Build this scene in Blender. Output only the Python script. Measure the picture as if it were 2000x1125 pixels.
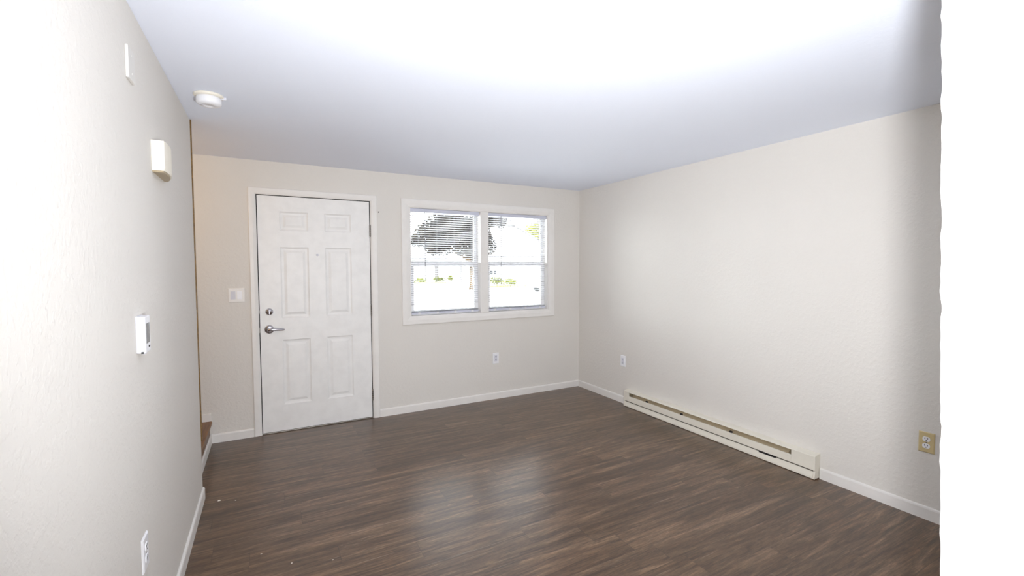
import bpy, bmesh, math, random
from mathutils import Vector, Matrix, noise

scene = bpy.context.scene
for o in list(bpy.data.objects):
    bpy.data.objects.remove(o)
COL = scene.collection
rnd = random.Random(7)

# ------------------------------------------------------------------ camera
CAM = Vector((-3.2663, -4.3690, 1.4424))
YAW, PITCH, ROLL, FPX = 0.4947, -0.0481, -0.0020, 882.82


def cam_axes():
    cy, sy, cp, sp = math.cos(YAW), math.sin(YAW), math.cos(PITCH), math.sin(PITCH)
    cr, sr = math.cos(ROLL), math.sin(ROLL)
    f = Vector((sy * cp, cy * cp, sp))
    r0 = Vector((cy, -sy, 0))
    u0 = r0.cross(f)
    return cr * r0 + sr * u0, -sr * r0 + cr * u0, f


R_, U_, F_ = cam_axes()
cam_data = bpy.data.cameras.new('camera')
cam_data.sensor_fit = 'HORIZONTAL'
cam_data.sensor_width = 36.0
cam_data.lens = FPX / 2000.0 * 36.0
cam_data.clip_start = 0.02
cam_data.clip_end = 500
cam = bpy.data.objects.new('camera', cam_data)
COL.objects.link(cam)
m = Matrix.Identity(4)
for i in range(3):
    m[i][0], m[i][1], m[i][2], m[i][3] = R_[i], U_[i], -F_[i], CAM[i]
cam.matrix_world = m
scene.camera = cam

# ------------------------------------------------------------------ world, sun, large lights, exposure
world = bpy.data.worlds.new('world')
scene.world = world
world.use_nodes = True
bg = world.node_tree.nodes['Background']
bg.inputs['Color'].default_value = (0.93, 0.96, 1.0, 1)
bg.inputs['Strength'].default_value = 23.0

sun_d = bpy.data.lights.new('sun', 'SUN')
sun_d.energy = 3.0
sun_d.angle = math.radians(2)
sun = bpy.data.objects.new('sun', sun_d)
COL.objects.link(sun)
sun.rotation_euler = (math.radians(48), 0, math.radians(-20))   # shines towards +y: onto the houses opposite


def area(name, loc, direction, sx, sy, power, color, spread=180):
    d = bpy.data.lights.new(name, 'AREA')
    d.shape = 'RECTANGLE'
    d.size, d.size_y = sx, sy
    d.energy = power
    d.color = color
    d.spread = math.radians(spread)
    o = bpy.data.objects.new(name, d)
    COL.objects.link(o)
    o.location = loc
    o.rotation_euler = Vector(direction).to_track_quat('-Z', 'Y').to_euler()
    return o


# the photographer's flash held up beside the camera, and an added fill lamp behind it, standing in for bright rooms
area('camera_flash', (-2.94, -4.325, 1.18), (0.50, 0.78, 0.36), 0.07, 0.07, 53, (0.965, 0.982, 1.01), 150)
area('hall_fill_light', (-2.96, -5.9, 1.25), (0.25, 1, 0.22), 1.25, 2.0, 18, (0.96, 0.98, 1.0))

vs = scene.view_settings
vs.view_transform = 'Standard'
vs.look = 'None'
vs.exposure = 0.15
vs.gamma = 1.0
vs.use_curve_mapping = False
scene.cycles.max_bounces = 10
scene.cycles.diffuse_bounces = 6
scene.cycles.transparent_max_bounces = 16
scene.cycles.sample_clamp_indirect = 6.0
scene.cycles.use_denoising = True


# ------------------------------------------------------------------ materials
def lin(c):
    return tuple(((v / 255) / 12.92 if v / 255 <= 0.04045 else ((v / 255 + 0.055) / 1.055) ** 2.4) for v in c) + (1,)


class NT:
    def __init__(self, name, color=(200, 200, 200), rough=0.6, metal=0.0, spec=0.5):
        self.mat = bpy.data.materials.new(name)
        self.mat.use_nodes = True
        self.t = self.mat.node_tree
        self.b = self.t.nodes['Principled BSDF']
        self.b.inputs['Base Color'].default_value = lin(color)
        self.b.inputs['Roughness'].default_value = rough
        self.b.inputs['Metallic'].default_value = metal
        self.b.inputs['Specular IOR Level'].default_value = spec

    def n(self, kind, **kw):
        nd = self.t.nodes.new(kind)
        for k, v in kw.items():
            if k in nd.inputs:
                nd.inputs[k].default_value = v
            else:
                setattr(nd, k, v)
        return nd

    def l(self, a, b):
        self.t.links.new(a, b)

    def math(self, op, a, b=None, c=None):
        nd = self.t.nodes.new('ShaderNodeMath')
        nd.operation = op
        for i, v in enumerate((a, b, c)):
            if v is None:
                continue
            if isinstance(v, (int, float)):
                nd.inputs[i].default_value = v
            else:
                self.l(v, nd.inputs[i])
        return nd.outputs[0]

    def pos(self):
        return self.n('ShaderNodeNewGeometry').outputs['Position']

    def objco(self):
        return self.n('ShaderNodeTexCoord').outputs['Object']

    def mix(self, fac, a, b, blend='MIX'):
        nd = self.t.nodes.new('ShaderNodeMix')
        nd.data_type = 'RGBA'
        nd.blend_type = blend
        for sock, v in ((nd.inputs[0], fac), (nd.inputs[6], a), (nd.inputs[7], b)):
            if isinstance(v, (int, float)):
                sock.default_value = v
            elif isinstance(v, tuple):
                sock.default_value = v
            else:
                self.l(v, sock)
        return nd.outputs[2]

    def ramp(self, fac, stops):
        nd = self.n('ShaderNodeValToRGB')
        cr = nd.color_ramp
        while len(cr.elements) < len(stops):
            cr.elements.new(0.5)
        for e, (p_, c_) in zip(cr.elements, stops):
            e.position = p_
            e.color = c_ if len(c_) == 4 else tuple(c_) + (1,)
        self.l(fac, nd.inputs[0])
        return nd.outputs[0]

    def bump(self, h, strength, dist):
        nd = self.n('ShaderNodeBump')
        nd.inputs['Strength'].default_value = strength
        nd.inputs['Distance'].default_value = dist
        self.l(h, nd.inputs['Height'])
        self.l(nd.outputs[0], self.b.inputs['Normal'])


def textured_paint(name, color, scale=40, strength=0.21, dist=0.003, rough=0.75, vary=0.03):
    """painted drywall with a sprayed knock-down texture"""
    k = NT(name, color, rough, spec=0.25)
    p = k.pos()
    a = k.n('ShaderNodeTexNoise', Scale=scale, Detail=3.0, Roughness=0.55)
    k.l(p, a.inputs['Vector'])
    b = k.n('ShaderNodeTexNoise', Scale=scale * 3.1, Detail=2.0, Roughness=0.6)
    k.l(p, b.inputs['Vector'])
    blot = k.ramp(a.outputs['Fac'], [(0.46, (0, 0, 0, 1)), (0.60, (1, 1, 1, 1))])
    h = k.math('ADD', blot, k.math('MULTIPLY', b.outputs['Fac'], 0.55))
    k.bump(h, strength, dist)
    big = k.n('ShaderNodeTexNoise', Scale=1.3, Detail=3.0)
    k.l(p, big.inputs['Vector'])
    c0 = lin(color)
    lo = tuple(v * (1 - vary) for v in c0[:3]) + (1,)
    hi = tuple(min(1, v * (1 + vary)) for v in c0[:3]) + (1,)
    k.l(k.mix(big.outputs['Fac'], lo, hi), k.b.inputs['Base Color'])
    return k.mat


def satin(name, color, rough=0.4, grime=0.06, spec=0.4):
    """painted woodwork or moulded plastic with faint handling marks"""
    k = NT(name, color, rough, spec=spec)
    p = k.pos()
    a = k.n('ShaderNodeTexNoise', Scale=9.0, Detail=4.0, Roughness=0.6)
    k.l(p, a.inputs['Vector'])
    c0 = lin(color)
    lo = tuple(v * (1 - grime) for v in c0[:3]) + (1,)
    k.l(k.mix(k.ramp(a.outputs['Fac'], [(0.35, (0, 0, 0, 1)), (0.6, (1, 1, 1, 1))]), lo, c0), k.b.inputs['Base Color'])
    f = k.n('ShaderNodeTexNoise', Scale=160.0, Detail=1.0)
    k.l(p, f.inputs['Vector'])
    k.bump(f.outputs['Fac'], 0.06, 0.001)
    return k.mat


def metal(name, color, rough):
    k = NT(name, color, rough, metal=1.0)
    a = k.n('ShaderNodeTexNoise', Scale=220.0, Detail=2.0)
    k.l(k.pos(), a.inputs['Vector'])
    k.l(k.math('MULTIPLY_ADD', a.outputs['Fac'], 0.12, rough - 0.06), k.b.inputs['Roughness'])
    return k.mat


def plank_floor():
    W, L = 0.152, 1.22
    k = NT('vinyl_planks', (90, 74, 62), 0.4, spec=0.25)
    sep = k.n('ShaderNodeSeparateXYZ')
    k.l(k.pos(), sep.inputs[0])
    x, y = sep.outputs[0], sep.outputs[1]
    yr = k.math('DIVIDE', k.math('ADD', y, 20.03), W)
    row = k.math('FLOOR', yr)
    wn = k.n('ShaderNodeTexWhiteNoise', noise_dimensions='1D')
    k.l(row, wn.inputs['W'])
    xs = k.math('DIVIDE', k.math('ADD', k.math('ADD', x, 20), k.math('MULTIPLY', wn.outputs['Value'], L * 7)), L)
    colm = k.math('FLOOR', xs)
    comb = k.n('ShaderNodeCombineXYZ')
    k.l(row, comb.inputs[0])
    k.l(colm, comb.inputs[1])
    wid = k.n('ShaderNodeTexWhiteNoise', noise_dimensions='3D')
    k.l(comb.outputs[0], wid.inputs['Vector'])
    tone = wid.outputs['Value']
    # grain coordinates: stretched along the plank and shifted per plank
    gv = k.n('ShaderNodeCombineXYZ')
    k.l(k.math('MULTIPLY_ADD', tone, 37.0, x), gv.inputs[0])
    k.l(k.math('MULTIPLY_ADD', tone, 11.0, y), gv.inputs[1])
    k.l(k.math('MULTIPLY', tone, 5.0), gv.inputs[2])

    def grain(sx, sy, detail, rough=0.6, dist=0.0):
        mp = k.n('ShaderNodeMapping')
        mp.inputs['Scale'].default_value = (sx, sy, 1)
        k.l(gv.outputs[0], mp.inputs['Vector'])
        nz = k.n('ShaderNodeTexNoise', Scale=1.0, Detail=detail, Roughness=rough, Distortion=dist)
        k.l(mp.outputs[0], nz.inputs['Vector'])
        return nz.outputs['Fac']

    broad = grain(1.3, 15, 6, 0.65, 1.2)
    fine = grain(5.0, 80, 5, 0.7, 0.8)
    hair = grain(22, 190, 3, 0.7, 0.5)
    cath = grain(1.5, 18, 2, 0.5, 1.6)
    rings = k.math('ABSOLUTE', k.math('SINE', k.math('MULTIPLY', cath, 46.0)))
    ringline = k.ramp(rings, [(0.0, (1, 1, 1, 1)), (0.28, (0, 0, 0, 1))])
    ringmask = k.ramp(grain(1.1, 9, 2), [(0.52, (0, 0, 0, 1)), (0.68, (1, 1, 1, 1))])
    base = k.ramp(broad, [(0.22, lin((44, 29, 17))), (0.44, lin((80, 59, 42))), (0.58, lin((104, 81, 61))), (0.76, lin((142, 117, 93)))])
    c1 = k.mix(0.85, base, k.ramp(fine, [(0.28, (0.16, 0.16, 0.16, 1)), (0.5, (0.50, 0.50, 0.50, 1)), (0.74, (0.90, 0.90, 0.90, 1))]), 'OVERLAY')
    c2 = k.mix(0.45, c1, k.ramp(hair, [(0.3, (0.12, 0.12, 0.12, 1)), (0.7, (0.88, 0.88, 0.88, 1))]), 'OVERLAY')
    c3 = k.mix(k.math('MULTIPLY', k.math('MULTIPLY', ringline, ringmask), 0.34), c2, lin((176, 156, 136)))
    streak = k.ramp(grain(1.2, 70, 3, 0.7), [(0.64, (0, 0, 0, 1)), (0.75, (1, 1, 1, 1))])
    c4 = k.mix(k.math('MULTIPLY', streak, 0.42), c3, lin((186, 168, 150)))
    dark = k.ramp(grain(1.3, 48, 3, 0.7, 0.4), [(0.28, (1, 1, 1, 1)), (0.37, (0, 0, 0, 1))])
    c4 = k.mix(k.math('MULTIPLY', dark, 0.7), c4, lin((48, 35, 27)))
    tonec = k.ramp(tone, [(0, (0.90, 0.90, 0.91, 1)), (1, (1.07, 1.065, 1.05, 1))])
    c5 = k.mix(1.0, c4, tonec, 'MULTIPLY')
    # seams
    fy = k.math('FRACT', yr)
    ey = k.math('MINIMUM', fy, k.math('SUBTRACT', 1.0, fy))
    sy = k.math('LESS_THAN', ey, 0.0065)
    fx = k.math('FRACT', xs)
    ex = k.math('MINIMUM', fx, k.math('SUBTRACT', 1.0, fx))
    sx = k.math('LESS_THAN', ex, 0.0010)
    seam = k.math('MAXIMUM', sy, sx)
    c6 = k.mix(k.math('MULTIPLY', seam, 0.55), c5, lin((40, 30, 24)))
    k.l(c6, k.b.inputs['Base Color'])
    k.b.inputs['Coat Weight'].default_value = 0.55
    k.b.inputs['Coat Roughness'].default_value = 0.29
    k.l(k.math('MULTIPLY_ADD', fine, 0.16, 0.26), k.b.inputs['Roughness'])
    k.bump(k.math('SUBTRACT', k.math('ADD', k.math('MULTIPLY', fine, 0.7), k.math('MULTIPLY', broad, 0.8)), k.math('MULTIPLY', seam, 0.8)), 0.16, 0.0025)
    return k.mat


def stair_wood(name='stained_oak', c1=(92, 58, 26), c2=(140, 96, 50)):
    k = NT(name, c1, 0.4)
    mp = k.n('ShaderNodeMapping')
    mp.inputs['Scale'].default_value = (55, 4, 55)
    k.l(k.pos(), mp.inputs['Vector'])
    a = k.n('ShaderNodeTexNoise', Scale=1.0, Detail=4.0, Distortion=0.5)
    k.l(mp.outputs[0], a.inputs['Vector'])
    k.l(k.ramp(a.outputs['Fac'], [(0.3, lin(c1)), (0.7, lin(c2))]), k.b.inputs['Base Color'])
    k.bump(a.outputs['Fac'], 0.1, 0.001)
    return k.mat


def glass_mat():
    k = NT('window_glass')
    t = k.t
    t.nodes.remove(k.b)
    out = t.nodes['Material Output']
    tr = k.n('ShaderNodeBsdfTransparent')
    tr.inputs[0].default_value = (0.96, 0.98, 0.97, 1)
    gl = k.n('ShaderNodeBsdfGlossy')
    gl.inputs['Roughness'].default_value = 0.02
    fr = k.n('ShaderNodeFresnel')
    fr.inputs[0].default_value = 1.45
    mx = k.n('ShaderNodeMixShader')
    k.l(fr.outputs[0], mx.inputs[0])
    k.l(tr.outputs[0], mx.inputs[1])
    k.l(gl.outputs[0], mx.inputs[2])
    k.l(mx.outputs[0], out.inputs[0])
    return k.mat


def slat_mat():
    k = NT('blind_slat', (238, 238, 240), 0.4, spec=0.4)
    a = k.n('ShaderNodeTexNoise', Scale=30.0)
    k.l(k.pos(), a.inputs['Vector'])
    k.l(k.mix(a.outputs['Fac'], lin((230, 231, 234)), lin((244, 244, 246))), k.b.inputs['Base Color'])
    tl = k.n('ShaderNodeBsdfTranslucent')
    tl.inputs[0].default_value = (0.85, 0.85, 0.86, 1)
    mx = k.n('ShaderNodeMixShader')
    mx.inputs[0].default_value = 0.5
    out = k.t.nodes['Material Output']
    k.l(k.b.outputs[0], mx.inputs[1])
    k.l(tl.outputs[0], mx.inputs[2])
    k.l(mx.outputs[0], out.inputs[0])
    return k.mat


def leaf_mat(name, c1, c2, scale=1.5):
    k = NT(name, c1, 0.8, spec=0.08)
    a = k.n('ShaderNodeTexNoise', Scale=scale, Detail=3.0)
    k.l(k.pos(), a.inputs['Vector'])
    k.l(k.ramp(a.outputs['Fac'], [(0.35, lin(c1)), (0.65, lin(c2))]), k.b.inputs['Base Color'])
    return k.mat


def striped(name, c1, c2, axis_scale, scale):
    """clapboard, shingles, asphalt: banded or speckled outdoor surface"""
    k = NT(name, c1, 0.85)
    sep = k.n('ShaderNodeSeparateXYZ')
    k.l(k.pos(), sep.inputs[0])
    f = k.math('FRACT', k.math('MULTIPLY', sep.outputs[2], axis_scale))
    nz = k.n('ShaderNodeTexNoise', Scale=scale, Detail=3.0)
    k.l(k.pos(), nz.inputs['Vector'])
    fac = k.math('ADD', k.math('MULTIPLY', k.math('LESS_THAN', f, 0.12), 0.6), k.math('MULTIPLY', nz.outputs['Fac'], 0.4))
    k.l(k.mix(fac, lin(c1), lin(c2)), k.b.inputs['Base Color'])
    return k.mat


M = {}
M['wall'] = textured_paint('greige_wall_paint', (223, 219, 213))
M['ceiling'] = textured_paint('ceiling_paint', (237, 242, 255), scale=26, strength=0.10, dist=0.002, rough=0.85, vary=0.02)
M['floor'] = plank_floor()
M['trim'] = satin('white_trim_paint', (236, 233, 229), 0.4, 0.03)
M['door'] = satin('door_paint', (241, 240, 238), 0.42, 0.05)
M['paintedplate'] = satin('painted_over_plastic', (222, 219, 214), 0.5, 0.03)
M['gap'] = NT('door_gap_shade_black', (30, 27, 26), 0.8).mat  # near-black imitates the shade in the gap round the door slab
M['chrome'] = metal('satin_chrome', (196, 194, 200), 0.16)
M['hinge'] = metal('worn_hinge_steel', (140, 134, 128), 0.4)
M['plastic'] = satin('white_plastic', (240, 240, 243), 0.35, 0.02)
M['greyplastic'] = satin('grey_white_plastic', (214, 214, 222), 0.35, 0.02)
M['cream'] = satin('cream_plastic', (240, 234, 220), 0.45, 0.04)
M['almond'] = satin('almond_plastic', (205, 186, 140), 0.4, 0.06)
M['slot'] = NT('dark_slot', (24, 22, 22), 0.6).mat
M['lcd'] = NT('grey_display', (112, 114, 116), 0.2).mat
M['heater'] = satin('heater_enamel', (232, 227, 214), 0.38, 0.03)
M['heaterin'] = satin('heater_inside_metal', (176, 160, 132), 0.45, 0.12)
M['fin'] = metal('aluminium_fin', (150, 146, 140), 0.35)
M['wood'] = stair_wood()
M['edgewood'] = stair_wood('golden_edge_wood', (92, 66, 26), (134, 100, 46))
M['glass'] = glass_mat()
M['vinyl'] = satin('white_vinyl_sash', (240, 240, 242), 0.4, 0.02)
M['slat'] = slat_mat()
M['rail'] = satin('blind_rail_paint', (206, 208, 222), 0.35, 0.02)
M['cord'] = NT('blind_cord', (225, 225, 228), 0.7).mat
M['wand'] = NT('clear_grey_wand', (150, 150, 156), 0.3).mat
M['nail'] = metal('dull_nail_steel', (70, 66, 62), 0.5)
M['chip'] = NT('paint_flake', (232, 226, 214), 0.8).mat
M['siding'] = striped('white_clapboard', (226, 224, 220), (196, 194, 192), 6.0, 2.0)
M['roof'] = striped('pale_shingle', (206, 206, 208), (160, 160, 164), 5.0, 6.0)
M['asphalt'] = striped('pale_concrete', (226, 224, 222), (208, 206, 204), 0.0, 3.0)
M['grass'] = leaf_mat('yellow_green_grass', (84, 88, 40), (112, 112, 56), 3.0)
M['bark'] = leaf_mat('tree_bark', (58, 46, 34), (84, 68, 48), 8.0)
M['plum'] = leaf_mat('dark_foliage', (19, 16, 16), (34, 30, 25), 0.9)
M['lime'] = leaf_mat('yellow_green_foliage', (66, 70, 26), (96, 96, 42), 1.2)
M['shrub'] = leaf_mat('shrub_foliage', (56, 62, 24), (88, 90, 40), 2.0)
M['channel'] = satin('groove_shade_grey', (120, 114, 104), 0.6, 0.1)  # grey stands for shade in the heater's lower groove
M['gutter'] = satin('grey_gutter_metal', (52, 50, 50), 0.5, 0.1)
M['darkglass'] = NT('dark_house_glass', (26, 28, 31), 0.6, spec=0.04).mat
M['houseDoor'] = satin('dark_door_paint', (44, 40, 40), 0.5, 0.1)
M['carpaint'] = NT('pale_car_paint', (214, 216, 220), 0.25).mat
M['tyre'] = NT('tyre_rubber', (30, 30, 30), 0.8).mat


# ------------------------------------------------------------------ mesh helpers
def box(bm, x0, x1, y0, y1, z0, z1, bev=0.0, seg=2):
    xs, ys, zs = sorted((x0, x1)), sorted((y0, y1)), sorted((z0, z1))
    v = [bm.verts.new((x, y, z)) for x in xs for y in ys for z in zs]
    f = [bm.faces.new([v[i] for i in q]) for q in ((0, 1, 3, 2), (4, 6, 7, 5), (0, 4, 5, 1), (2, 3, 7, 6), (0, 2, 6, 4), (1, 5, 7, 3))]
    if bev:
        es = list({e for q in f for e in q.edges})
        bmesh.ops.bevel(bm, geom=es, offset=bev, segments=seg, affect='EDGES', profile=0.5)


def prism(bm, pts, axis, a0, a1, bev=0.0):
    """extrude a closed 2-D outline along an axis; the outline lies in the other two axes in x,y,z order"""
    def P(q, a):
        if axis == 'x':
            return (a, q[0], q[1])
        if axis == 'y':
            return (q[0], a, q[1])
        return (q[0], q[1], a)
    A = [bm.verts.new(P(q, a0)) for q in pts]
    B = [bm.verts.new(P(q, a1)) for q in pts]
    n = len(pts)
    fs = [bm.faces.new(A), bm.faces.new(B[::-1])]
    for i in range(n):
        j = (i + 1) % n
        fs.append(bm.faces.new((A[j], A[i], B[i], B[j])))
    bmesh.ops.recalc_face_normals(bm, faces=fs)
    if bev:
        es = [e for e in {e for q in fs[:2] for e in q.edges}]
        bmesh.ops.bevel(bm, geom=es, offset=bev, segments=2, affect='EDGES', profile=0.5)


def lathe(bm, prof, M4=None, n=40):
    """revolve (r, h) outline about local z, then place by matrix"""
    M4 = M4 or Matrix.Identity(4)
    rings = []
    for r, h in prof:
        if r < 1e-6:
            rings.append([bm.verts.new(M4 @ Vector((0, 0, h)))])
        else:
            rings.append([bm.verts.new(M4 @ Vector((r * math.cos(2 * math.pi * i / n), r * math.sin(2 * math.pi * i / n), h))) for i in range(n)])
    fs = []
    for a, b in zip(rings, rings[1:]):
        for i in range(n):
            j = (i + 1) % n
            if len(a) == 1 and len(b) == 1:
                continue
            if len(a) == 1:
                fs.append(bm.faces.new((a[0], b[i], b[j])))
            elif len(b) == 1:
                fs.append(bm.faces.new((a[i], a[j], b[0])))
            else:
                fs.append(bm.faces.new((a[i], a[j], b[j], b[i])))
    for rg, flip in ((rings[0], True), (rings[-1], False)):
        if len(rg) > 1:
            fs.append(bm.faces.new(rg[::-1] if flip else rg))
    bmesh.ops.recalc_face_normals(bm, faces=fs)
    for f in fs:
        f.smooth = True


def tube(bm, pts, radii, n=14):
    pts = [Vector(p) for p in pts]
    if isinstance(radii, (int, float)):
        radii = [radii] * len(pts)
    rings = []
    up = Vector((0, 0, 1))
    for i, p in enumerate(pts):
        t = (pts[min(i + 1, len(pts) - 1)] - pts[max(i - 1, 0)]).normalized()
        a = t.cross(up)
        if a.length < 1e-3:
            a = t.cross(Vector((1, 0, 0)))
        a.normalize()
        b = t.cross(a)
        r = radii[i]
        ra, rb = r if isinstance(r, tuple) else (r, r)
        rings.append([bm.verts.new(p + a * ra * math.cos(2 * math.pi * q / n) + b * rb * math.sin(2 * math.pi * q / n)) for q in range(n)])
    fs = []
    for A, B in zip(rings, rings[1:]):
        for i in range(n):
            j = (i + 1) % n
            fs.append(bm.faces.new((A[i], A[j], B[j], B[i])))
    fs.append(bm.faces.new(rings[0][::-1]))
    fs.append(bm.faces.new(rings[-1]))
    bmesh.ops.recalc_face_normals(bm, faces=fs)
    for f in fs:
        f.smooth = True


def obj(name, bm, mat, parent=None, smooth_angle=None):
    me = bpy.data.meshes.new(name)
    bm.normal_update()
    bm.to_mesh(me)
    bm.free()
    me.materials.append(mat)
    o = bpy.data.objects.new(name, me)
    COL.objects.link(o)
    if parent:
        o.parent = parent
    return o


def part(name, mat, parent, build, label=None):
    bm = bmesh.new()
    build(bm)
    o = obj(name, bm, mat, parent)
    if label:
        o['label'] = label
    return o


def struct(name, mat, build, parent=None):
    o = part(name, mat, parent, build)
    if parent is None:
        o['kind'] = 'structure'
    return o


def thing(name, label, cat, loc=(0, 0, 0), rz=0.0, group=None):
    o = bpy.data.objects.new(name, None)
    o.empty_display_size = 0.05
    COL.objects.link(o)
    o.location = loc
    o.rotation_euler = (0, 0, rz)
    o['label'] = label
    o['category'] = cat
    if group:
        o['group'] = group
    return o


def tag(o, label, cat, group=None, kind=None):
    o['label'] = label
    o['category'] = cat
    if group:
        o['group'] = group
    if kind:
        o['kind'] = kind
    return o


# ------------------------------------------------------------------ room shell
H = 2.3303
XL, YL = -3.658, -1.022          # left wall plane and where it stops at the stairs
HALL_Y = -6.3
T = 0.14
DX0, DX1, DZ1 = -3.336, -2.422, 2.044      # door slab
OX0, OX1, OZ1 = DX0 - 0.008, DX1 + 0.008, DZ1 + 0.008
WX0, WX1, WZ0, WZ1 = -2.044, -0.442, 0.945, 2.022   # window opening
SX = -5.9                         # far end of the stairwell

struct('floor', M['floor'], lambda b: box(b, SX - T, T, HALL_Y - T, T, -0.1, 0))
struct('ceiling', M['ceiling'], lambda b: box(b, SX - T, T, HALL_Y - T, T, H, H + 0.12))


def back_wall(b):
    box(b, SX - T, OX0, 0, T, 0, H)
    box(b, OX0, OX1, 0, T, OZ1, H)
    box(b, OX1, WX0, 0, T, 0, H)
    box(b, WX0, WX1, 0, T, 0, WZ0)
    box(b, WX0, WX1, 0, T, WZ1, H)
    box(b, WX1, T, 0, T, 0, H)


struct('wall_back', M['wall'], back_wall)
struct('wall_right', M['wall'], lambda b: box(b, 0, T, HALL_Y - T, 0, 0, H))
struct('wall_left', M['wall'], lambda b: box(b, XL - 0.11, XL, HALL_Y, YL, 0, H, 0.004, 2))
struct('wall_stairwell', M['wall'], lambda b: box(b, SX, XL - 0.11, YL - 0.11, YL, 0, H))
struct('wall_stairwell_end', M['wall'], lambda b: box(b, SX - T, SX, YL - 0.11, 0, 0, H))
struct('wall_hall_end', M['wall'], lambda b: box(b, XL - 0.11, 0, HALL_Y - T, HALL_Y, 0, H))

# near wall on the right whose corner shows close to the camera; its corner is a little out of plumb and lumpy
PX, LEAN = -2.26, 0.031


def near_wall(b):
    nz = 150
    prof = [(PX, -6.3), (PX, -4.5), (PX, -4.12), (PX, -4.058)]
    for i in range(5):
        a = math.pi / 2 * i / 4
        prof.append((PX + 0.012 - 0.012 * math.cos(a), -4.048 + 0.012 * math.sin(a)))
    prof += [(PX + 0.06, -4.036), (0.0, -4.036), (0.0, -4.15), (PX + 0.13, -4.15), (PX + 0.13, -6.3)]
    rings = []
    for k in range(nz + 1):
        z = H * k / nz
        dy = LEAN * (z - 1.406)
        ring = []
        for i, (x, y) in enumerate(prof):
            w = 1.0 if 3 <= i <= 9 else 0.0
            wob = 0.0022 * noise.noise(Vector((3.1, 0, z * 34))) + 0.0014 * noise.noise(Vector((9.3, 0, z * 90)))
            ring.append(b.verts.new((x, y + w * (dy + wob), z)))
        rings.append(ring)
    n = len(prof)
    fs = []
    for A, B in zip(rings, rings[1:]):
        for i in range(n):
            j = (i + 1) % n
            fs.append(b.faces.new((A[i], A[j], B[j], B[i])))
    fs.append(b.faces.new(rings[0]))
    fs.append(b.faces.new(rings[-1]))
    bmesh.ops.recalc_face_normals(b, faces=fs)


struct('wall_near', M['wall'], near_wall)

# golden wood strip on the free end of the left wall
struct('trim_1', M['edgewood'], lambda b: box(b, XL - 0.108, XL + 0.0055, YL + 0.001, YL + 0.02, 0.36, H - 0.002, 0.002))

# baseboards
BH, BT = 0.074, 0.012


def base_prof_y(y, s):   # outline in (y,z), s = direction out of the wall
    return [(y, 0), (y + s * BT, 0), (y + s * BT, BH - 0.012), (y + s * BT * 0.8, BH - 0.004), (y + s * BT * 0.4, BH), (y, BH)]


struct('baseboard_back', M['trim'], lambda b: prism(b, base_prof_y(-0.001, -1), 'x', -2.353, -0.013))
struct('baseboard_back_stairs', M['trim'], lambda b: prism(b, base_prof_y(-0.001, -1), 'x', -3.705, -3.402))
HY0, HY1 = -2.715, -0.858        # heater ends
struct('baseboard_right', M['trim'], lambda b: prism(b, base_prof_y(-0.001, -1), 'y', -0.001, HY1 + 0.002))
struct('baseboard_right_near', M['trim'], lambda b: prism(b, base_prof_y(-0.001, -1), 'y', HY0 - 0.004, -4.02))


def left_base(b):
    prism(b, base_prof_y(XL + 0.001, 1), 'y', HALL_Y, YL - 0.01)


struct('baseboard_left', M['trim'], left_base)

# stairs beyond the left wall
NX, RX, SH = -3.70, -3.716, 0.184


def build_stairs():
    s = bpy.data.objects.new('stairs', None)
    COL.objects.link(s)
    s['kind'] = 'structure'
    s['label'] = 'brown stained stair steps rising behind the end of the left wall'
    for i in range(6):
        x = RX - 0.26 * i
        z = SH * (i + 1)
        part('riser', M['wood'], s, lambda b: box(b, x - 0.02, x, YL + 0.02, -0.001, z - SH, z - 0.028))
        part('tread', M['wood'], s, lambda b: box(b, x - 0.26, x + 0.018, YL + 0.02, -0.001, z - 0.028, z, 0.008))
    return s


build_stairs()
struct('baseboard_stairs', M['trim'], lambda b: prism(b, base_prof_y(RX + 0.001, 1), 'y', YL + 0.02, -0.014))


def landing_base(b):
    prism(b, [(NX + 0.004, SH + 0.001), (NX - 0.004, SH + 0.062), (RX - 0.238, SH + 0.062), (RX - 0.238, SH + 0.001)], 'y', -0.0125, -0.001)


struct('baseboard_landing', M['trim'], landing_base)

# ------------------------------------------------------------------ front door
door = bpy.data.objects.new('door_1', None)
COL.objects.link(door)
door['kind'] = 'structure'
door['label'] = 'white six-panel entry door with satin chrome lever'
door['category'] = 'door'
dw, dh = DX1 - DX0, 2.032
ST, PW, CW = 0.165, 0.225, 0.134
pans = []
for x0 in (DX0 + ST, DX0 + ST + PW + CW):
    for z0, z1 in ((1.752, 1.915), (0.998, 1.610), (0.240, 0.808)):
        pans.append((x0, x0 + PW, z0, z1))


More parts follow.
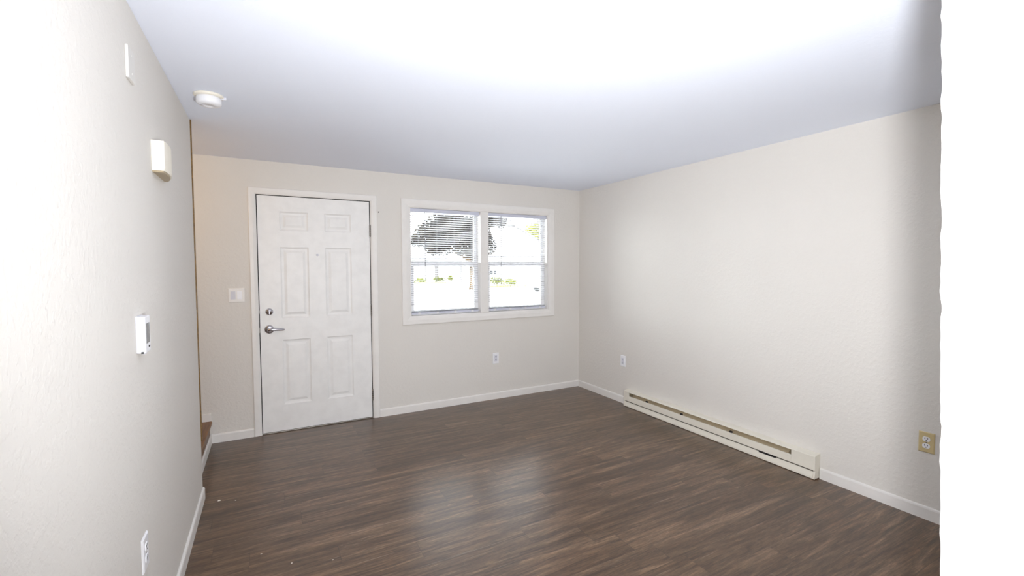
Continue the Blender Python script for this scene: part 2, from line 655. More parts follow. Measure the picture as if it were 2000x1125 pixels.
def door_slab(b):
    yf, yb = 0.004, 0.046
    xs = sorted({DX0, DX1} | {v for p_ in pans for v in p_[:2]})
    zs = sorted({0.012, DZ1} | {v for p_ in pans for v in p_[2:]})
    for i in range(len(xs) - 1):
        for j in range(len(zs) - 1):
            if any(abs(xs[i] - p_[0]) < 1e-6 and abs(zs[j] - p_[2]) < 1e-6 for p_ in pans):
                continue
            v = [b.verts.new(q) for q in ((xs[i], yf, zs[j]), (xs[i + 1], yf, zs[j]), (xs[i + 1], yf, zs[j + 1]), (xs[i], yf, zs[j + 1]))]
            b.faces.new(v)
    for (x0, x1, z0, z1) in pans:      # moulded raised panel: groove then raised field
        steps = [(0.0, 0.0), (0.004, 0.0035), (0.012, 0.0075), (0.022, 0.0085), (0.028, 0.0085), (0.046, 0.0030), (0.050, 0.0022)]
        loops = []
        for ins, dep in steps:
            loops.append([b.verts.new(q) for q in ((x0 + ins, yf + dep, z0 + ins), (x1 - ins, yf + dep, z0 + ins), (x1 - ins, yf + dep, z1 - ins), (x0 + ins, yf + dep, z1 - ins))])
        for A, B in zip(loops, loops[1:]):
            for i in range(4):
                j = (i + 1) % 4
                b.faces.new((A[i], A[j], B[j], B[i]))
        b.faces.new(loops[-1])
    c = [[b.verts.new((x, y, z)) for x, z in ((DX0, 0.012), (DX1, 0.012), (DX1, DZ1), (DX0, DZ1))] for y in (yf, yb)]
    for i in range(4):
        j = (i + 1) % 4
        b.faces.new((c[0][j], c[0][i], c[1][i], c[1][j]))
    b.faces.new(c[1][::-1])
    bmesh.ops.remove_doubles(b, verts=b.verts[:], dist=1e-5)


slab = part('door_slab', M['door'], door, door_slab)


def casing(b, x0, x1, z0, z1, w, bottom, y=-0.001, d=0.017):
    """mitred picture-frame casing around an opening; outer edges x0..x1, z0..z1"""
    prof = [(0, d * 0.75), (0.006, d), (w * 0.55, d), (w * 0.8, d * 0.75), (w - 0.004, d * 0.55), (w, d * 0.4), (w, 0), (0, 0)]
    segs = [('l',), ('t',), ('r',)] + ([('b',)] if bottom else [])
    for (s,) in segs:
        A, B = [], []
        for t, dep in prof:
            yy = y - dep
            zb = z0 + t if bottom else z0
            if s == 'l':
                A.append((x0 + t, yy, zb)); B.append((x0 + t, yy, z1 - t))
            elif s == 'r':
                A.append((x1 - t, yy, z1 - t)); B.append((x1 - t, yy, zb))
            elif s == 't':
                A.append((x0 + t, yy, z1 - t)); B.append((x1 - t, yy, z1 - t))
            else:
                A.append((x1 - t, yy, z0 + t)); B.append((x0 + t, yy, z0 + t))
        va = [b.verts.new(q) for q in A]
        vb = [b.verts.new(q) for q in B]
        n = len(prof)
        fs = [b.faces.new(va), b.faces.new(vb[::-1])]
        for i in range(n):
            j = (i + 1) % n
            fs.append(b.faces.new((va[j], va[i], vb[i], vb[j])))
        bmesh.ops.recalc_face_normals(b, faces=fs)


part('door_casing', M['trim'], door, lambda b: casing(b, -3.400, -2.354, 0.001, 2.106, 0.056, False))


def jamb(b):
    box(b, OX0 - 0.001, OX0 + 0.001, -0.001, T, 0, OZ1)
    box(b, OX1 - 0.001, OX1 + 0.001, -0.001, T, 0, OZ1)
    box(b, OX0, OX1, -0.001, T, OZ1 - 0.001, OZ1 + 0.001)
    box(b, OX0, OX1, 0.10, T, 0.0, OZ1)      # closed storm side so that no daylight leaks round the slab


part('door_jamb', M['trim'], door, jamb)


def strip(b):
    box(b, OX0 + 0.001, DX0 + 0.012, 0.047, 0.06, 0.002, OZ1 - 0.001)
    box(b, DX1 - 0.012, OX1 - 0.001, 0.047, 0.06, 0.002, OZ1 - 0.001)
    box(b, DX0 + 0.012, DX1 - 0.012, 0.047, 0.06, DZ1 - 0.012, OZ1 - 0.001)
    box(b, OX0 + 0.0012, DX0 - 0.0008, 0.006, 0.047, 0.002, OZ1 - 0.0012)
    box(b, DX1 + 0.0008, OX1 - 0.0012, 0.006, 0.047, 0.002, OZ1 - 0.0012)
    box(b, DX0, DX1, 0.006, 0.047, DZ1 + 0.0008, OZ1 - 0.0012)


part('door_gap_shade', M['gap'], door, strip, 'near-black filler painted as shade in the gap round the slab')
part('threshold', M['hinge'], door, lambda b: box(b, OX0 + 0.002, OX1 - 0.002, -0.004, 0.09, 0.0005, 0.010, 0.003), 'dark metal threshold strip')
for hz in (1.775, 1.030, 0.225):
    def hinge(b, hz=hz):
        for k in range(5):
            lathe(b, [(0.0065, -0.0095), (0.0065, 0.0095)], Matrix.Translation((DX1 + 0.004, -0.004, hz + (k - 2) * 0.0205)), 14)
        lathe(b, [(0.003, -0.058), (0.0045, -0.056), (0.0045, -0.051), (0.003, -0.051), (0.003, 0.051), (0.0045, 0.051), (0.0045, 0.056), (0.003, 0.058)], Matrix.Translation((DX1 + 0.004, -0.004, hz)), 12)
        box(b, DX1 - 0.001, DX1 + 0.003, -0.003, 0.003, hz - 0.05, hz + 0.05)
    part('hinge', M['hinge'], door, hinge, 'worn painted hinge knuckle')

TOROOM = Matrix.Rotation(math.radians(90), 4, 'X')      # local z -> -y


def at(x, y, z):
    return Matrix.Translation((x, y, z)) @ TOROOM


lever = part('lever_handle', M['chrome'], door, lambda b: lathe(b, [(0.037, 0.0), (0.037, 0.004), (0.034, 0.010), (0.026, 0.014), (0.0, 0.015)], at(-3.268, 0.004, 0.906)), 'satin chrome lever handle on a round rose')


def lever_arm(b):
    lathe(b, [(0.0125, 0.012), (0.0125, 0.05), (0.011, 0.054), (0.0, 0.055)], at(-3.268, 0.004, 0.906), 24)
    c = Vector((-3.268, -0.044, 0.906))
    tube(b, [c + Vector((-0.010, 0, 0)), c + Vector((0.0, -0.002, 0)), c + Vector((0.025, -0.003, 0.001)), c + Vector((0.06, -0.001, 0.000)), c + Vector((0.095, 0.004, -0.003)), c + Vector((0.112, 0.008, -0.004)), c + Vector((0.117, 0.010, -0.004))],
         [(0.006, 0.008), (0.008, 0.012), (0.008, 0.0115), (0.007, 0.0105), (0.006, 0.0095), (0.0055, 0.008), (0.002, 0.004)], 18)


part('lever', M['chrome'], lever, lever_arm)
bolt = part('deadbolt', M['chrome'], door, lambda b: lathe(b, [(0.030, 0.0), (0.030, 0.004), (0.027, 0.011), (0.019, 0.016), (0.0, 0.017)], at(-3.265, 0.004, 1.058)), 'round chrome deadbolt with a thumb turn')


def thumb(b):
    lathe(b, [(0.010, 0.015), (0.009, 0.022), (0.0, 0.022)], at(-3.265, 0.004, 1.058), 20)
    box(b, -3.269, -3.261, -0.036, -0.016, 1.036, 1.074, 0.0028)


part('thumb_turn', M['chrome'], bolt, thumb)


def latch(b):
    box(b, DX0 - 0.007, DX0 - 0.001, 0.0, 0.012, 1.045, 1.072, 0.002)
    box(b, DX0 - 0.007, DX0 - 0.001, 0.0, 0.012, 0.880, 0.925, 0.002)


part('strike_plate', M['hinge'], door, latch)
part('peephole', M['greyplastic'], door, lambda b: lathe(b, [(0.011, 0.0), (0.011, 0.002), (0.008, 0.0045), (0.005, 0.0045), (0.004, 0.003), (0.0, 0.003)], at(-2.876, 0.004, 1.546), 24), 'small round door viewer')

nail = part('nail', M['nail'], None, lambda b: lathe(b, [(0.0016, -0.01), (0.0016, 0.012), (0.005, 0.012), (0.0055, 0.014), (0.004, 0.0155), (0.0, 0.016)], at(-2.338, 0.0, 1.953), 14))
tag(nail, 'small dark nail in the wall beside the top right of the door casing', 'nail')

# ------------------------------------------------------------------ window
win = bpy.data.objects.new('window_1', None)
COL.objects.link(win)
win['kind'] = 'structure'
win['label'] = 'white twin sash window with wide casing'
win['category'] = 'window'
MX0, MX1 = -1.290, -1.196
part('window_casing', M['trim'], win, lambda b: casing(b, -2.126, -0.360, 0.869, 2.099, 0.080, True))


def w_liner(b):
    box(b, WX0 - 0.001, WX0 + 0.010, -0.002, T, WZ0, WZ1)
    box(b, WX1 - 0.010, WX1 + 0.001, -0.002, T, WZ0, WZ1)
    box(b, WX0 + 0.010, WX1 - 0.010, -0.002, T, WZ1 - 0.008, WZ1 + 0.001)
    box(b, WX0 + 0.010, WX1 - 0.010, -0.002, T, WZ0 - 0.001, WZ0 + 0.008)


part('window_frame', M['trim'], win, w_liner)
part('mullion', M['trim'], win, lambda b: box(b, MX0, MX1, -0.012, T, WZ0 + 0.008, WZ1 - 0.008, 0.003))
MEET = 1.470


def sash(x0, x1, z0, z1, y, w, wtop, wbot):
    def fr(b):
        box(b, x0, x0 + w, y, y + 0.03, z0, z1, 0.003)
        box(b, x1 - w, x1, y, y + 0.03, z0, z1, 0.003)
        box(b, x0 + w, x1 - w, y, y + 0.03, z1 - wtop, z1, 0.003)
        box(b, x0 + w, x1 - w, y, y + 0.03, z0, z0 + wbot, 0.003)
    s = part('sash', M['vinyl'], win, fr)
    part('pane', M['glass'], s, lambda b: box(b, x0 + w - 0.004, x1 - w + 0.004, y + 0.013, y + 0.017, z0 + wbot - 0.004, z1 - wtop + 0.004))


PAN = ((WX0 + 0.011, MX0 - 0.001), (MX1 + 0.001, WX1 - 0.011))
for x0, x1 in PAN:
    sash(x0, x1, MEET - 0.02, WZ1 - 0.009, 0.092, 0.030, 0.03, 0.045)     # upper sash, outside
    sash(x0, x1, WZ0 + 0.009, MEET + 0.02, 0.058, 0.046, 0.045, 0.05)     # lower sash, inside


# ------------------------------------------------------------------ blinds
def blind(x0, x1, label, wx):
    yc = 0.030
    t = thing('mini_blind', label, 'blind', ((x0 + x1) / 2, yc, WZ0 + 0.01), 0, 'white mini blinds')
    ox, oz = (x0 + x1) / 2, WZ0 + 0.01
    hw = (x1 - x0) / 2
    top = WZ1 - 0.010 - oz

    def head(b):
        prism(b, [(-0.016, top), (-0.016, top - 0.030), (-0.013, top - 0.034), (0.013, top - 0.034), (0.016, top - 0.030), (0.016, top)], 'x', -hw, hw)
    part('head_rail', M['rail'], t, head)
    zb = 0.012
    part('bottom_rail', M['rail'], t, lambda b: box(b, -hw + 0.004, hw - 0.004, -0.012, 0.012, zb, zb + 0.018, 0.004))

    def slats(b):
        n = 45
        z0, z1 = zb + 0.030, top - 0.045
        tilt = math.radians(16)
        for i in range(n):
            z = z0 + (z1 - z0) * i / (n - 1)
            if i < 3:                           # the lowest slats rest close together on the rail
                z = zb + 0.021 + 0.004 * i
            P = []
            for s_ in (-1, -0.5, 0, 0.5, 1):
                d = 0.0125 * s_
                c = 0.0022 * (1 - s_ * s_)
                P.append((d * math.cos(tilt) - c * math.sin(tilt), z - d * math.sin(tilt) + c))
            pts = P + [(y, zz - 0.0006) for y, zz in reversed(P)]
            prism(b, pts, 'x', -hw + 0.006, hw - 0.006)
    sl = part('slats', M['slat'], t, slats)

    lo = len(sl.data.vertices)

    def cords(b):
        for fx in (-0.78, -0.26, 0.26, 0.78):
            for yy in (-0.0138, 0.0138):
                tube(b, [(fx * hw, yy, zb + 0.015), (fx * hw, yy, top - 0.03)], 0.0008, 6)
            box(b, fx * hw - 0.012, fx * hw + 0.012, -0.0145, -0.0122, zb - 0.001, zb + 0.019)
    part('ladder_cord', M['cord'], t, cords)

    def wand(b):
        xx = wx - ox
        tube(b, [(xx, -0.022, top - 0.028), (xx, -0.024, top - 0.05), (xx, -0.024, 1.302 - oz + 0.01), (xx, -0.024, 1.302 - oz)], [0.0022, 0.0036, 0.0036, 0.0046], 8)
    part('tilt_wand', M['wand'], t, wand, 'thin grey tilt wand')
    return t


blind(PAN[0][0] + 0.004, PAN[0][1] - 0.004, 'white mini blind lowered over the left window pane next to the door', -1.885)
blind(PAN[1][0] + 0.004, PAN[1][1] - 0.004, 'white mini blind lowered over the right window pane nearer the room corner', -1.039)

# ------------------------------------------------------------------ wall devices
RZ_BACK, RZ_RIGHT, RZ_LEFT = 0.0, -math.pi / 2, math.pi / 2


def plate(b, w, h, d=0.006):
    """bevelled cover plate standing on local plane y=0, facing -y"""
    z0 = -h / 2
    loops = []
    for ins, dep in ((0, 0), (0, d * 0.45), (0.004, d), ):
        loops.append([b.verts.new(q) for q in ((-w / 2 + ins, -dep, z0 + ins), (w / 2 - ins, -dep, z0 + ins), (w / 2 - ins, -dep, -z0 - ins), (-w / 2 + ins, -dep, -z0 - ins))])
    fs = [b.faces.new(loops[0]), b.faces.new(loops[-1])]
    for A, B in zip(loops, loops[1:]):
        for i in range(4):
            j = (i + 1) % 4
            fs.append(b.faces.new((A[i], A[j], B[j], B[i])))
    bmesh.ops.recalc_face_normals(b, faces=fs)


def screw(b, x, z, d=0.006):
    lathe(b, [(0.0032, 0), (0.0032, 0.0012), (0.0, 0.0018)], Matrix.Translation((x, -d, z)) @ TOROOM, 12)


def sockets(t, mat, zs, rounded, y):
    for zc in zs:
        def rec(b):
            if rounded:
                pts = []
                for i in range(32):
                    a = 2 * math.pi * i / 32
                    pts.append((0.0172 * math.cos(a), zc + max(-0.0135, min(0.0135, 0.0172 * math.sin(a)))))
                prism(b, pts, 'y', -y, -y - 0.0025)
            else:
                box(b, -0.0155, 0.0155, -y - 0.002, -y, zc - 0.0145, zc + 0.0145, 0.001)
        r = part('receptacle', mat, t, rec)
        yy = -y - 0.0026 if rounded else -y - 0.0021
        for sx_ in (-0.0063, 0.0063):
            part('slot', M['slot'], r, lambda b: box(b, sx_ - 0.0014, sx_ + 0.0014, yy - 0.0002, yy + 0.0008, zc - 0.0005, zc + 0.0080))
        part('ground_hole', M['slot'], r, lambda b: lathe(b, [(0.0026, -0.0006), (0.0026, 0.0003)], Matrix.Translation((0, yy, zc - 0.0078)) @ TOROOM, 12))


def outlet(loc, rz, label, group, mat, rmat, decora):
    t = thing('wall_outlet', label, 'outlet', loc, rz, group)
    part('cover_plate', mat, t, lambda b: plate(b, 0.072, 0.116))
    if decora:
        ins = part('insert', M['greyplastic'], t, lambda b: box(b, -0.0165, 0.0165, -0.0075, -0.005, -0.0335, 0.0335, 0.001))
        sockets(t, M['greyplastic'], (-0.0175, 0.0175), False, 0.0070)
    else:
        sockets(t, rmat, (-0.0195, 0.0195), True, 0.006)
        part('screw', M['hinge'], t, lambda b: screw(b, 0, 0))
    return t


outlet((-1.113, 0, 0.446), RZ_BACK, 'white outlet low on the back wall under the window', 'white wall outlets', M['plastic'], M['plastic'], True)
outlet((0, -0.774, 0.445), RZ_RIGHT, 'white outlet on the right wall above the far end of the heater', 'white wall outlets', M['plastic'], M['plastic'], True)
outlet((0, -3.268, 0.440), RZ_RIGHT, 'yellowed almond outlet with two white sockets on the right wall', None, M['almond'], M['plastic'], False)
outlet((XL, -2.472, 0.478), RZ_LEFT, 'white outlet seen edge-on low on the left wall', 'white wall outlets', M['plastic'], M['plastic'], False)

sw = thing('light_switch', 'white double rocker light switch left of the front door', 'light switch', (-3.501, 0, 1.207), 0)
part('cover_plate', M['trim'], sw, lambda b: plate(b, 0.118, 0.118))
for sx0, mt in ((-0.023, M['greyplastic']), (0.023, M['plastic'])):
    def rocker(b):
        x0, x1 = sx0 - 0.0165, sx0 + 0.0165
        prism(b, [(-0.005, -0.0335), (-0.0072, -0.0335), (-0.0088, 0.002), (-0.0115, 0.0335), (-0.005, 0.0335)] if sx0 < 0 else
              [(-0.005, -0.0335), (-0.0115, -0.0335), (-0.0088, -0.002), (-0.0072, 0.0335), (-0.005, 0.0335)], 'x', x0, x1)
    part('rocker', mt, sw, rocker)

bl = thing('blank_plate', 'white blank cover plate high on the left wall near the ceiling', 'cover plate', (XL, -2.412, 2.114), RZ_LEFT)
part('cover_plate', M['paintedplate'], bl, lambda b: box(b, -0.041, 0.041, -0.009, 0, -0.053, 0.053, 0.002))
for zz in (-0.03, 0.03):
    part('screw', M['paintedplate'], bl, lambda b: screw(b, 0, zz, 0.009))

# door chime: bowed cover, side cheek and underside coloured tan to imitate its shade
ch = thing('door_chime', 'cream door chime box high on the left wall', 'door chime', (XL, -1.985, 1.880), RZ_LEFT)
CWD, CHH = 0.262, 0.124


def chime_prof(inset=0.0, depth=0.045):
    w = CWD / 2 - inset
    pts = [(-w, 0.0), (-w, -depth + 0.010)]
    for i in range(13):
        s_ = i / 12
        x = -w + 0.004 + (2 * w - 0.004) * s_
        y = -depth + 0.004 * (1 - min(1, s_ * 8)) + 0.030 * max(0, (s_ - 0.35) / 0.65) ** 2.0
        pts.append((x, y))
    pts.append((w, 0.0))
    return pts


part('cover', M['cream'], ch, lambda b: prism(b, chime_prof(), 'z', -CHH / 2 + 0.012, CHH / 2, 0.002))
part('bottom_lip', M['cream'], ch, lambda b: prism(b, chime_prof(0.002, 0.043), 'z', -CHH / 2 + 0.006, -CHH / 2 + 0.012))
part('shaded_underside', M['heaterin'], ch, lambda b: prism(b, chime_prof(0.006, 0.039), 'z', -CHH / 2, -CHH / 2 + 0.006), 'underside coloured tan for its shade')

# thermostat
th = thing('thermostat', 'white slim thermostat with grey display on the left wall', 'thermostat', (XL, -2.424, 1.214), RZ_LEFT)
part('body', M['plastic'], th, lambda b: box(b, -0.036, 0.036, -0.025, 0, -0.062, 0.062, 0.004, 3))
part('back_plate', M['greyplastic'], th, lambda b: box(b, -0.039, 0.036, -0.006, 0, -0.060, 0.064, 0.0015))
part('display', M['lcd'], th, lambda b: box(b, -0.024, 0.022, -0.0258, -0.0245, -0.030, 0.038, 0.0004))
part('button', M['slot'], th, lambda b: box(b, 0.004, 0.018, -0.0265, -0.0245, -0.046, -0.040, 0.0005))
part('vent_notch', M['slot'], th, lambda b: box(b, -0.0366, -0.034, -0.019, -0.012, -0.0625, -0.056))
part('wheel', M['greyplastic'], th, lambda b: box(b, -0.022, -0.004, -0.0215, -0.010, -0.0665, -0.060, 0.002))

# smoke detector
sd = thing('smoke_detector', 'round white smoke detector on the ceiling near the left wall', 'smoke detector', (-3.514, -1.525, H), 0)
DOWN = Matrix.Rotation(math.pi, 4, 'X')
part('mounting_base', M['cream'], sd, lambda b: lathe(b, [(0.066, 0.0), (0.068, 0.004), (0.066, 0.010), (0.058, 0.013), (0.0, 0.013)], DOWN, 48))
part('body', M['plastic'], sd, lambda b: lathe(b, [(0.054, 0.011), (0.057, 0.022), (0.057, 0.040), (0.052, 0.049), (0.042, 0.054), (0.020, 0.056), (0.018, 0.053), (0.0, 0.053)], DOWN, 48))
part('label_patch', M['greyplastic'], sd, lambda b: lathe(b, [(0.013, 0.0), (0.013, 0.0012), (0.0, 0.0014)], Matrix.Translation((-0.030, -0.010, -0.0555)) @ Matrix.Rotation(math.pi, 4, 'X') @ Matrix.Diagonal((1, 0.7, 1, 1)), 24), 'grey label on the underside')
part('release_tab', M['greyplastic'], sd, lambda b: box(b, 0.052, 0.078, -0.008, 0.006, -0.016, -0.001, 0.003))

# ------------------------------------------------------------------ baseboard heater
ht = thing('baseboard_heater', 'long cream electric baseboard heater on the right wall', 'heater', (0, HY1, 0), 0)
HL = HY1 - HY0


def hl(y):  # y measured from the far end of the heater towards the camera
    return -y


HD, HT = 0.062, 0.160
part('back_plate', M['heaterin'], ht, lambda b: box(b, -0.006, -0.0005, hl(0.01), hl(HL - 0.012), 0.02, HT - 0.004), 'tan metal back plate')
part('top_cover', M['heater'], ht, lambda b: prism(b, [(-0.0005, HT + 0.006), (-0.003, HT + 0.008), (-HD + 0.004, HT), (-HD, HT - 0.003), (-HD, HT - 0.008), (-HD + 0.003, HT - 0.008), (-HD + 0.005, HT - 0.005), (-0.0005, HT + 0.002)], 'y', hl(0.0), hl(HL - 0.012)))
part('front_panel', M['heater'], ht, lambda b: prism(b, [(-HD + 0.001, 0.0625), (-HD + 0.001, 0.112), (-HD + 0.003, 0.115), (-HD + 0.010, 0.115), (-HD + 0.010, 0.112), (-HD + 0.004, 0.110), (-HD + 0.004, 0.0625)], 'y', hl(0.075), hl(HL - 0.16)))


def end_face(y0, y1):
    return lambda b: box(b, -HD + 0.0006, -HD + 0.006, hl(y0), hl(y1), 0.0625, HT - 0.008, 0.0008)


part('junction_cover', M['heater'], ht, end_face(0.0, 0.0745))
part('junction_cover', M['heater'], ht, end_face(HL - 0.1595, HL - 0.012))
part('lower_panel', M['heater'], ht, lambda b: prism(b, [(-HD + 0.010, 0.051), (-HD + 0.006, 0.052), (-HD - 0.002, 0.016), (-HD - 0.002, 0.004), (-HD + 0.003, 0.004), (-HD + 0.003, 0.016)], 'y', hl(0.008), hl(HL - 0.013)))
part('groove_shade', M['channel'], ht, lambda b: box(b, -HD + 0.013, -HD + 0.016, hl(0.01), hl(HL - 0.014), 0.044, 0.08), 'grey strip painted as shade behind the front panel')


def cap(y0, y1):
    return lambda b: prism(b, [(-0.0005, 0.006), (-0.0005, HT + 0.009), (-0.004, HT + 0.010), (-HD + 0.003, HT + 0.002), (-HD - 0.001, HT - 0.003), (-HD - 0.001, 0.064), (-HD + 0.006, 0.052), (-HD - 0.002, 0.016), (-HD - 0.002, 0.004)], 'y', hl(y0), hl(y1), 0.001)


part('end_cap', M['heater'], ht, cap(-0.002, 0.006))
part('end_cap', M['heater'], ht, cap(HL - 0.012, HL))


def element(b):
    tube(b, [(-0.032, hl(0.05), 0.08), (-0.032, hl(HL - 0.14), 0.08)], 0.006, 10)
    for i in range(95):
        y = 0.10 + i * (HL - 0.30) / 94
        box(b, -0.052, -0.012, hl(y), hl(y + 0.0006), 0.062, 0.100)


part('heating_element', M['fin'], ht, element, 'finned heating element')
part('deflector', M['heaterin'], ht, lambda b: prism(b, [(-0.007, HT - 0.012), (-0.010, HT - 0.011), (-0.046, 0.106), (-0.044, 0.104)], 'y', hl(0.10), hl(HL - 0.19)), 'tan deflector in the slot')
for yb in (0.30, 0.72, 1.21):
    part('bracket', M['slot'], ht, lambda b: box(b, -HD + 0.004, -HD + 0.016, hl(yb), hl(yb + 0.022), 0.111, 0.128, 0.001), 'small dark bracket in the slot')
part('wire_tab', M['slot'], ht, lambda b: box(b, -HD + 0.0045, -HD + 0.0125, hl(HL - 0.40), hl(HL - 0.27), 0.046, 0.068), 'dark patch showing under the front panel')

# ------------------------------------------------------------------ flakes on the floor
for k, (x, y, s_, lab) in enumerate(((-3.566, -1.112, 0.007, 'white paint flake on the floor beside the end of the left baseboard'),
                                     (-3.478, -1.155, 0.0035, None), (-3.33, -1.83, 0.0035, None), (-3.20, -1.98, 0.0035, None), (-3.02, -2.05, 0.003, None))):
    def flake(b):
        pts = []
        for i in range(7):
            a = 2 * math.pi * i / 7
            r = s_ * rnd.uniform(0.6, 1.15)
            pts.append((x + r * 1.5 * math.cos(a), y + r * math.sin(a)))
        prism(b, pts, 'z', 0.0003, 0.0003 + s_ * 0.4)
    fk = part('paint_flake', M['chip'], None, flake)
    tag(fk, lab or 'tiny pale paint speck on the dark plank floor', 'paint flake', None if lab else 'paint specks on the floor')

# ------------------------------------------------------------------ stairwell lamp (warm bulb up the stairs)
sl_ = thing('stair_lamp', 'small warm bulb lamp on the stairwell ceiling', 'lamp', (-4.55, -0.52, H), 0)
part('lamp_base', M['plastic'], sl_, lambda b: lathe(b, [(0.06, 0.0), (0.06, 0.012), (0.03, 0.03), (0.022, 0.06), (0.0, 0.06)], DOWN, 32))
kb = NT('warm_bulb', (255, 214, 160), 0.3)
kb.b.inputs['Emission Color'].default_value = (1.0, 0.66, 0.32, 1)
kb.b.inputs['Emission Strength'].default_value = 20
part('bulb', kb.mat, sl_, lambda b: lathe(b, [(0.014, 0.058), (0.018, 0.075), (0.03, 0.10), (0.03, 0.118), (0.02, 0.135), (0.0, 0.14)], DOWN, 24))
pl = bpy.data.lights.new('stair_bulb_light', 'POINT')
pl.energy = 5
pl.color = (1.0, 0.66, 0.33)
pl.shadow_soft_size = 0.04
plo = bpy.data.objects.new('stair_bulb_light', pl)
COL.objects.link(plo)
plo.location = (-4.45, -0.42, H - 0.42)

# ------------------------------------------------------------------ outdoors
GZ = -0.15


def struct_out(name, mat, build):
    o = part(name, mat, None, build)
    o['kind'] = 'structure'
    return o


struct_out('street_ground', M['asphalt'], lambda b: box(b, -60, 90, 0.2, 140, GZ - 0.3, GZ))
struct_out('lawn', M['grass'], lambda b: (box(b, 4, 12.5, 36.2, 40.5, GZ, GZ + 0.03), box(b, 9.2, 16.0, 26.0, 28.4, GZ, GZ + 0.03)))


def foliage(b, blobs, leaf, n, seed):
    r = random.Random(seed)
    tot = sum(q[3] ** 2 for q in blobs)
    for cx, cy, cz, rad, sq in blobs:
        for _ in range(int(n * rad * rad / tot)):
            d = Vector((r.gauss(0, 1), r.gauss(0, 1), r.gauss(0, 1))).normalized() * rad * (r.random() ** 0.45)
            c = Vector((cx + d.x, cy + d.y, cz + d.z * sq))
            a = Vector((r.gauss(0, 1), r.gauss(0, 1), r.gauss(0, 0.7))).normalized()
            e = a.orthogonal().normalized()
            e = (Matrix.Rotation(r.random() * 6.28, 3, a) @ e)
            g = a.cross(e)
            s_ = leaf * r.uniform(0.6, 1.3)
            q = [b.verts.new(c + v) for v in (e * s_, g * s_ * 0.45, -e * s_, -g * s_ * 0.45)]
            b.faces.new(q)


def tree(name, label, base, trunk_r, height, blobs, mat, leaf, n, seed, group=None):
    t = thing(name, label, 'tree', base, 0, group)

    def trunk(b):
        tube(b, [(0, 0, -0.05), (0.03, 0, height * 0.3), (-0.05, 0.02, height * 0.55), (0.05, 0, height * 0.9)], [trunk_r * 1.25, trunk_r, trunk_r * 0.8, trunk_r * 0.3], 12)
        rr = random.Random(seed)
        for bx, by, bz, br, sq in blobs[:6]:
            tube(b, [(0, 0, height * 0.42), (bx * 0.5, by * 0.5, (height * 0.42 + bz) / 2 + 0.1), (bx * 0.9, by * 0.9, bz)], [trunk_r * 0.5, trunk_r * 0.35, trunk_r * 0.12], 8)
    part('trunk', M['bark'], t, trunk)
    part('crown', mat, t, lambda b: foliage(b, blobs, leaf, n, seed))
    return t


def px(u, v, y):
    """point of the world seen at pixel (u, v) on the plane at depth y"""
    d = F_ + R_ * (u - 1000) / FPX - U_ * (v - 562.5) / FPX
    return CAM + d * ((y - CAM.y) / d.y)


TY = 23.5
tb = px(920, 558, TY)
bl_ = []
for u, v, rp in ((862, 448, 40), (900, 440, 34), (835, 460, 30), (905, 478, 30), (880, 425, 30), (945, 425, 26), (968, 432, 18), (960, 480, 20), (945, 470, 26), (925, 500, 16), (850, 480, 22), (815, 470, 16), (975, 424, 14), (870, 470, 34), (920, 450, 34)):
    c = px(u, v, TY)
    bl_.append((c.x - tb.x, rnd.uniform(-1.2, 1.2), c.z - GZ, rp * (c - CAM).dot(F_) / FPX, 0.9))
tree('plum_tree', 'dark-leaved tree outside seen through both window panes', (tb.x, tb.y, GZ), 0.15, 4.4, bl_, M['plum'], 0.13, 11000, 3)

for lab, u, v, y, blobs in (('yellow-green tree behind the house in the right pane', 1046, 455, 48.0, ((0, 0, 5.6, 1.5, 1.2), (0.9, 0.4, 4.4, 1.2, 1.1), (-0.6, 0.2, 6.4, 1.1, 1.0), (0.6, 0, 6.8, 1.1, 1))),):
    c = px(u, v, y)
    tree('leafy_tree', lab, (c.x, c.y, GZ), 0.15, 5.5, blobs, M['lime'], 0.17, 2600, 11)
c = px(1050, 482, 21.0)


def shrub(label, u, v, y, w, h, mat, seed, n=700):
    c = px(u, v, y)
    t = thing('shrub', label, 'shrub', (c.x, y, GZ), 0, 'shrubs across the street')
    part('stem', M['bark'], t, lambda b: tube(b, [(0, 0, -0.02), (0, 0, h * 0.5)], 0.03, 8))
    part('leaves', mat, t, lambda b: foliage(b, [(-w * 0.25, 0, h * 0.45, w * 0.33, h / w), (w * 0.25, 0.1, h * 0.42, w * 0.33, h / w), (0, 0, h * 0.55, w * 0.36, h / w)], 0.07, n, seed))


shrub('leftmost yellow-green shrub in the left window pane', 822, 553, 37.0, 1.3, 0.6, M['shrub'], 21)
shrub('yellow-green shrub in front of the dark house door', 858, 552, 37.5, 1.5, 0.7, M['shrub'], 22)
shrub('small shrub between the house door and the tree trunk', 880, 552, 39.6, 0.6, 0.8, M['shrub'], 23)
shrub('taller green shrub at the left of the right window pane', 971, 558, 27.4, 1.2, 1.0, M['shrub'], 24)
shrub('low green shrub right of the taller one in the right window pane', 997, 560, 26.6, 1.2, 0.8, M['shrub'], 25)


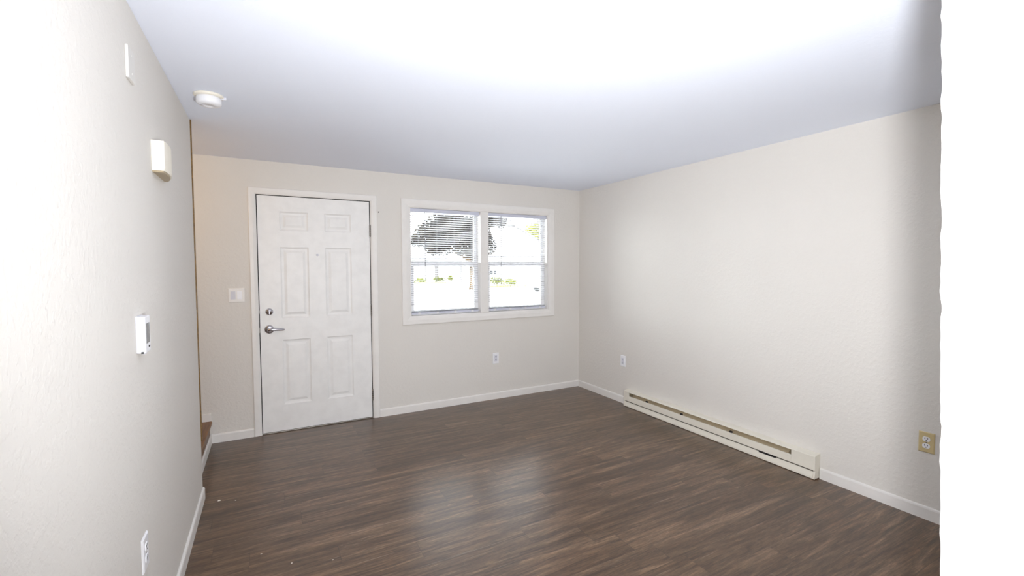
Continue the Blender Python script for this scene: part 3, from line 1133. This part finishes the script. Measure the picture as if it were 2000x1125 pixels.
def house(name, label, x0, x1, y, dep, eave, ridge, hip, wins, doors, posts, side_doors=()):
    t = thing(name, label, 'house', (x0, y, GZ), 0)
    w = x1 - x0
    part('wall', M['siding'], t, lambda b: box(b, 0, w, 0, dep, 0, eave))

    def roof(b):
        o_ = 0.45
        ze, zr = eave, ridge
        A = [(-o_, -o_, ze), (w + o_, -o_, ze), (w + o_, dep + o_, ze), (-o_, dep + o_, ze)]
        B = [(hip, dep / 2, zr), (w - hip, dep / 2, zr)]
        lo = [b.verts.new((q[0], q[1], q[2] - 0.16)) for q in A]
        up = [b.verts.new(q) for q in A]
        r = [b.verts.new(q) for q in B]
        fs = [b.faces.new((lo[i], lo[(i + 1) % 4], up[(i + 1) % 4], up[i])) for i in range(4)]
        fs += [b.faces.new(lo), b.faces.new((up[0], up[1], r[1], r[0])), b.faces.new((up[1], up[2], r[1])), b.faces.new((up[2], up[3], r[0], r[1])), b.faces.new((up[3], up[0], r[0]))]
        bmesh.ops.recalc_face_normals(b, faces=fs)
    part('roof', M['roof'], t, roof)
    part('gutter', M['gutter'], t, lambda b: (box(b, -0.5, w + 0.5, -0.56, -0.46, eave - 0.13, eave), box(b, w + 0.46, w + 0.56, -0.5, dep + 0.5, eave - 0.13, eave)))
    part('ridge_cap', M['gutter'], t, lambda b: (tube(b, [(w + 0.45, -0.45, eave + 0.02), (w - hip, dep / 2, ridge + 0.03)], 0.11, 6), tube(b, [(hip, dep / 2, ridge + 0.03), (w - hip, dep / 2, ridge + 0.03)], 0.11, 6)))
    for wx, wz, ww, wh in wins:
        f = part('window', M['vinyl'], t, lambda b: (box(b, wx - ww / 2 - 0.06, wx + ww / 2 + 0.06, -0.05, 0.02, wz - 0.06, wz), box(b, wx - ww / 2 - 0.06, wx + ww / 2 + 0.06, -0.05, 0.02, wz + wh, wz + wh + 0.06), box(b, wx - ww / 2 - 0.06, wx - ww / 2, -0.05, 0.02, wz, wz + wh), box(b, wx + ww / 2, wx + ww / 2 + 0.06, -0.05, 0.02, wz, wz + wh), box(b, wx - 0.03, wx + 0.03, -0.05, 0.02, wz, wz + wh)))
        part('pane', M['darkglass'], f, lambda b: box(b, wx - ww / 2, wx + ww / 2, -0.02, 0.0, wz, wz + wh))
    for dx, dww in doors:
        part('door', M['houseDoor'], t, lambda b: box(b, dx - dww / 2, dx + dww / 2, -0.04, 0.02, 0.12, 2.1))
    for qx in posts:
        part('porch_post', M['siding'], t, lambda b: box(b, qx - 0.07, qx + 0.07, -0.42, -0.28, 0, eave - 0.16))
    for fx in side_doors:
        part('door', M['houseDoor'], t, lambda b: box(b, -0.05, 0.02, fx - 0.3, fx + 0.3, 0.12, 2.1))
    return t


a0, a1 = px(775, 550, 42.0).x, px(948, 550, 42.0).x
hA = house('bungalow', 'long white bungalow far behind the dark tree in the left pane', a0, a1, 42.0, 8.0, 2.45, 4.3, 3.5,
           [], [(px(853, 540, 42).x - a0, 0.42)], [px(838, 540, 41.65).x - a0, px(898, 540, 41.65).x - a0])
b0, b1 = px(946, 550, 29.0).x, px(1088, 550, 29.0).x
hB = house('gable_house', 'white house with pale hipped roof filling the right pane', b0, b1, 29.0, 7.0, 2.45, 5.3, 2.4,
           [(px(963, 532, 29.0).x - b0, px(963, 536, 29.0).z - GZ, 0.62, 0.34)], [], [], [5.0])


# parked car at the right edge of the right pane
def build_car():
    c = px(1058, 572, 18.2)
    t = thing('car', 'pale car parked outside at the right edge of the window', 'car', (c.x, 18.2, GZ), 0)
    body = [(0, 0.32), (0.02, 0.62), (0.12, 0.74), (1.05, 0.86), (3.9, 0.90), (4.25, 0.85), (4.35, 0.5), (4.3, 0.32)]
    part('body', M['carpaint'], t, lambda b: prism(b, body, 'y', 0, 1.7, 0.03))
    part('cabin', M['carpaint'], t, lambda b: prism(b, [(0.95, 0.84), (1.65, 1.40), (3.0, 1.42), (3.8, 0.88)], 'y', 0.12, 1.58, 0.03))
    part('side_window', M['darkglass'], t, lambda b: prism(b, [(1.12, 0.90), (1.68, 1.34), (2.95, 1.36), (3.6, 0.92)], 'y', 0.10, 0.13))
    for x in (0.75, 3.5):
        for y in (0.0, 1.7):
            part('wheel', M['tyre'], t, lambda b: lathe(b, [(0.0, -0.1), (0.2, -0.1), (0.31, -0.08), (0.31, 0.08), (0.2, 0.1), (0.0, 0.1)], Matrix.Translation((x, y, 0.31)) @ TOROOM, 20))
    part('wing_mirror', M['darkglass'], t, lambda b: box(b, 1.2, 1.36, -0.16, 0.0, 0.92, 1.06, 0.02))


build_car()
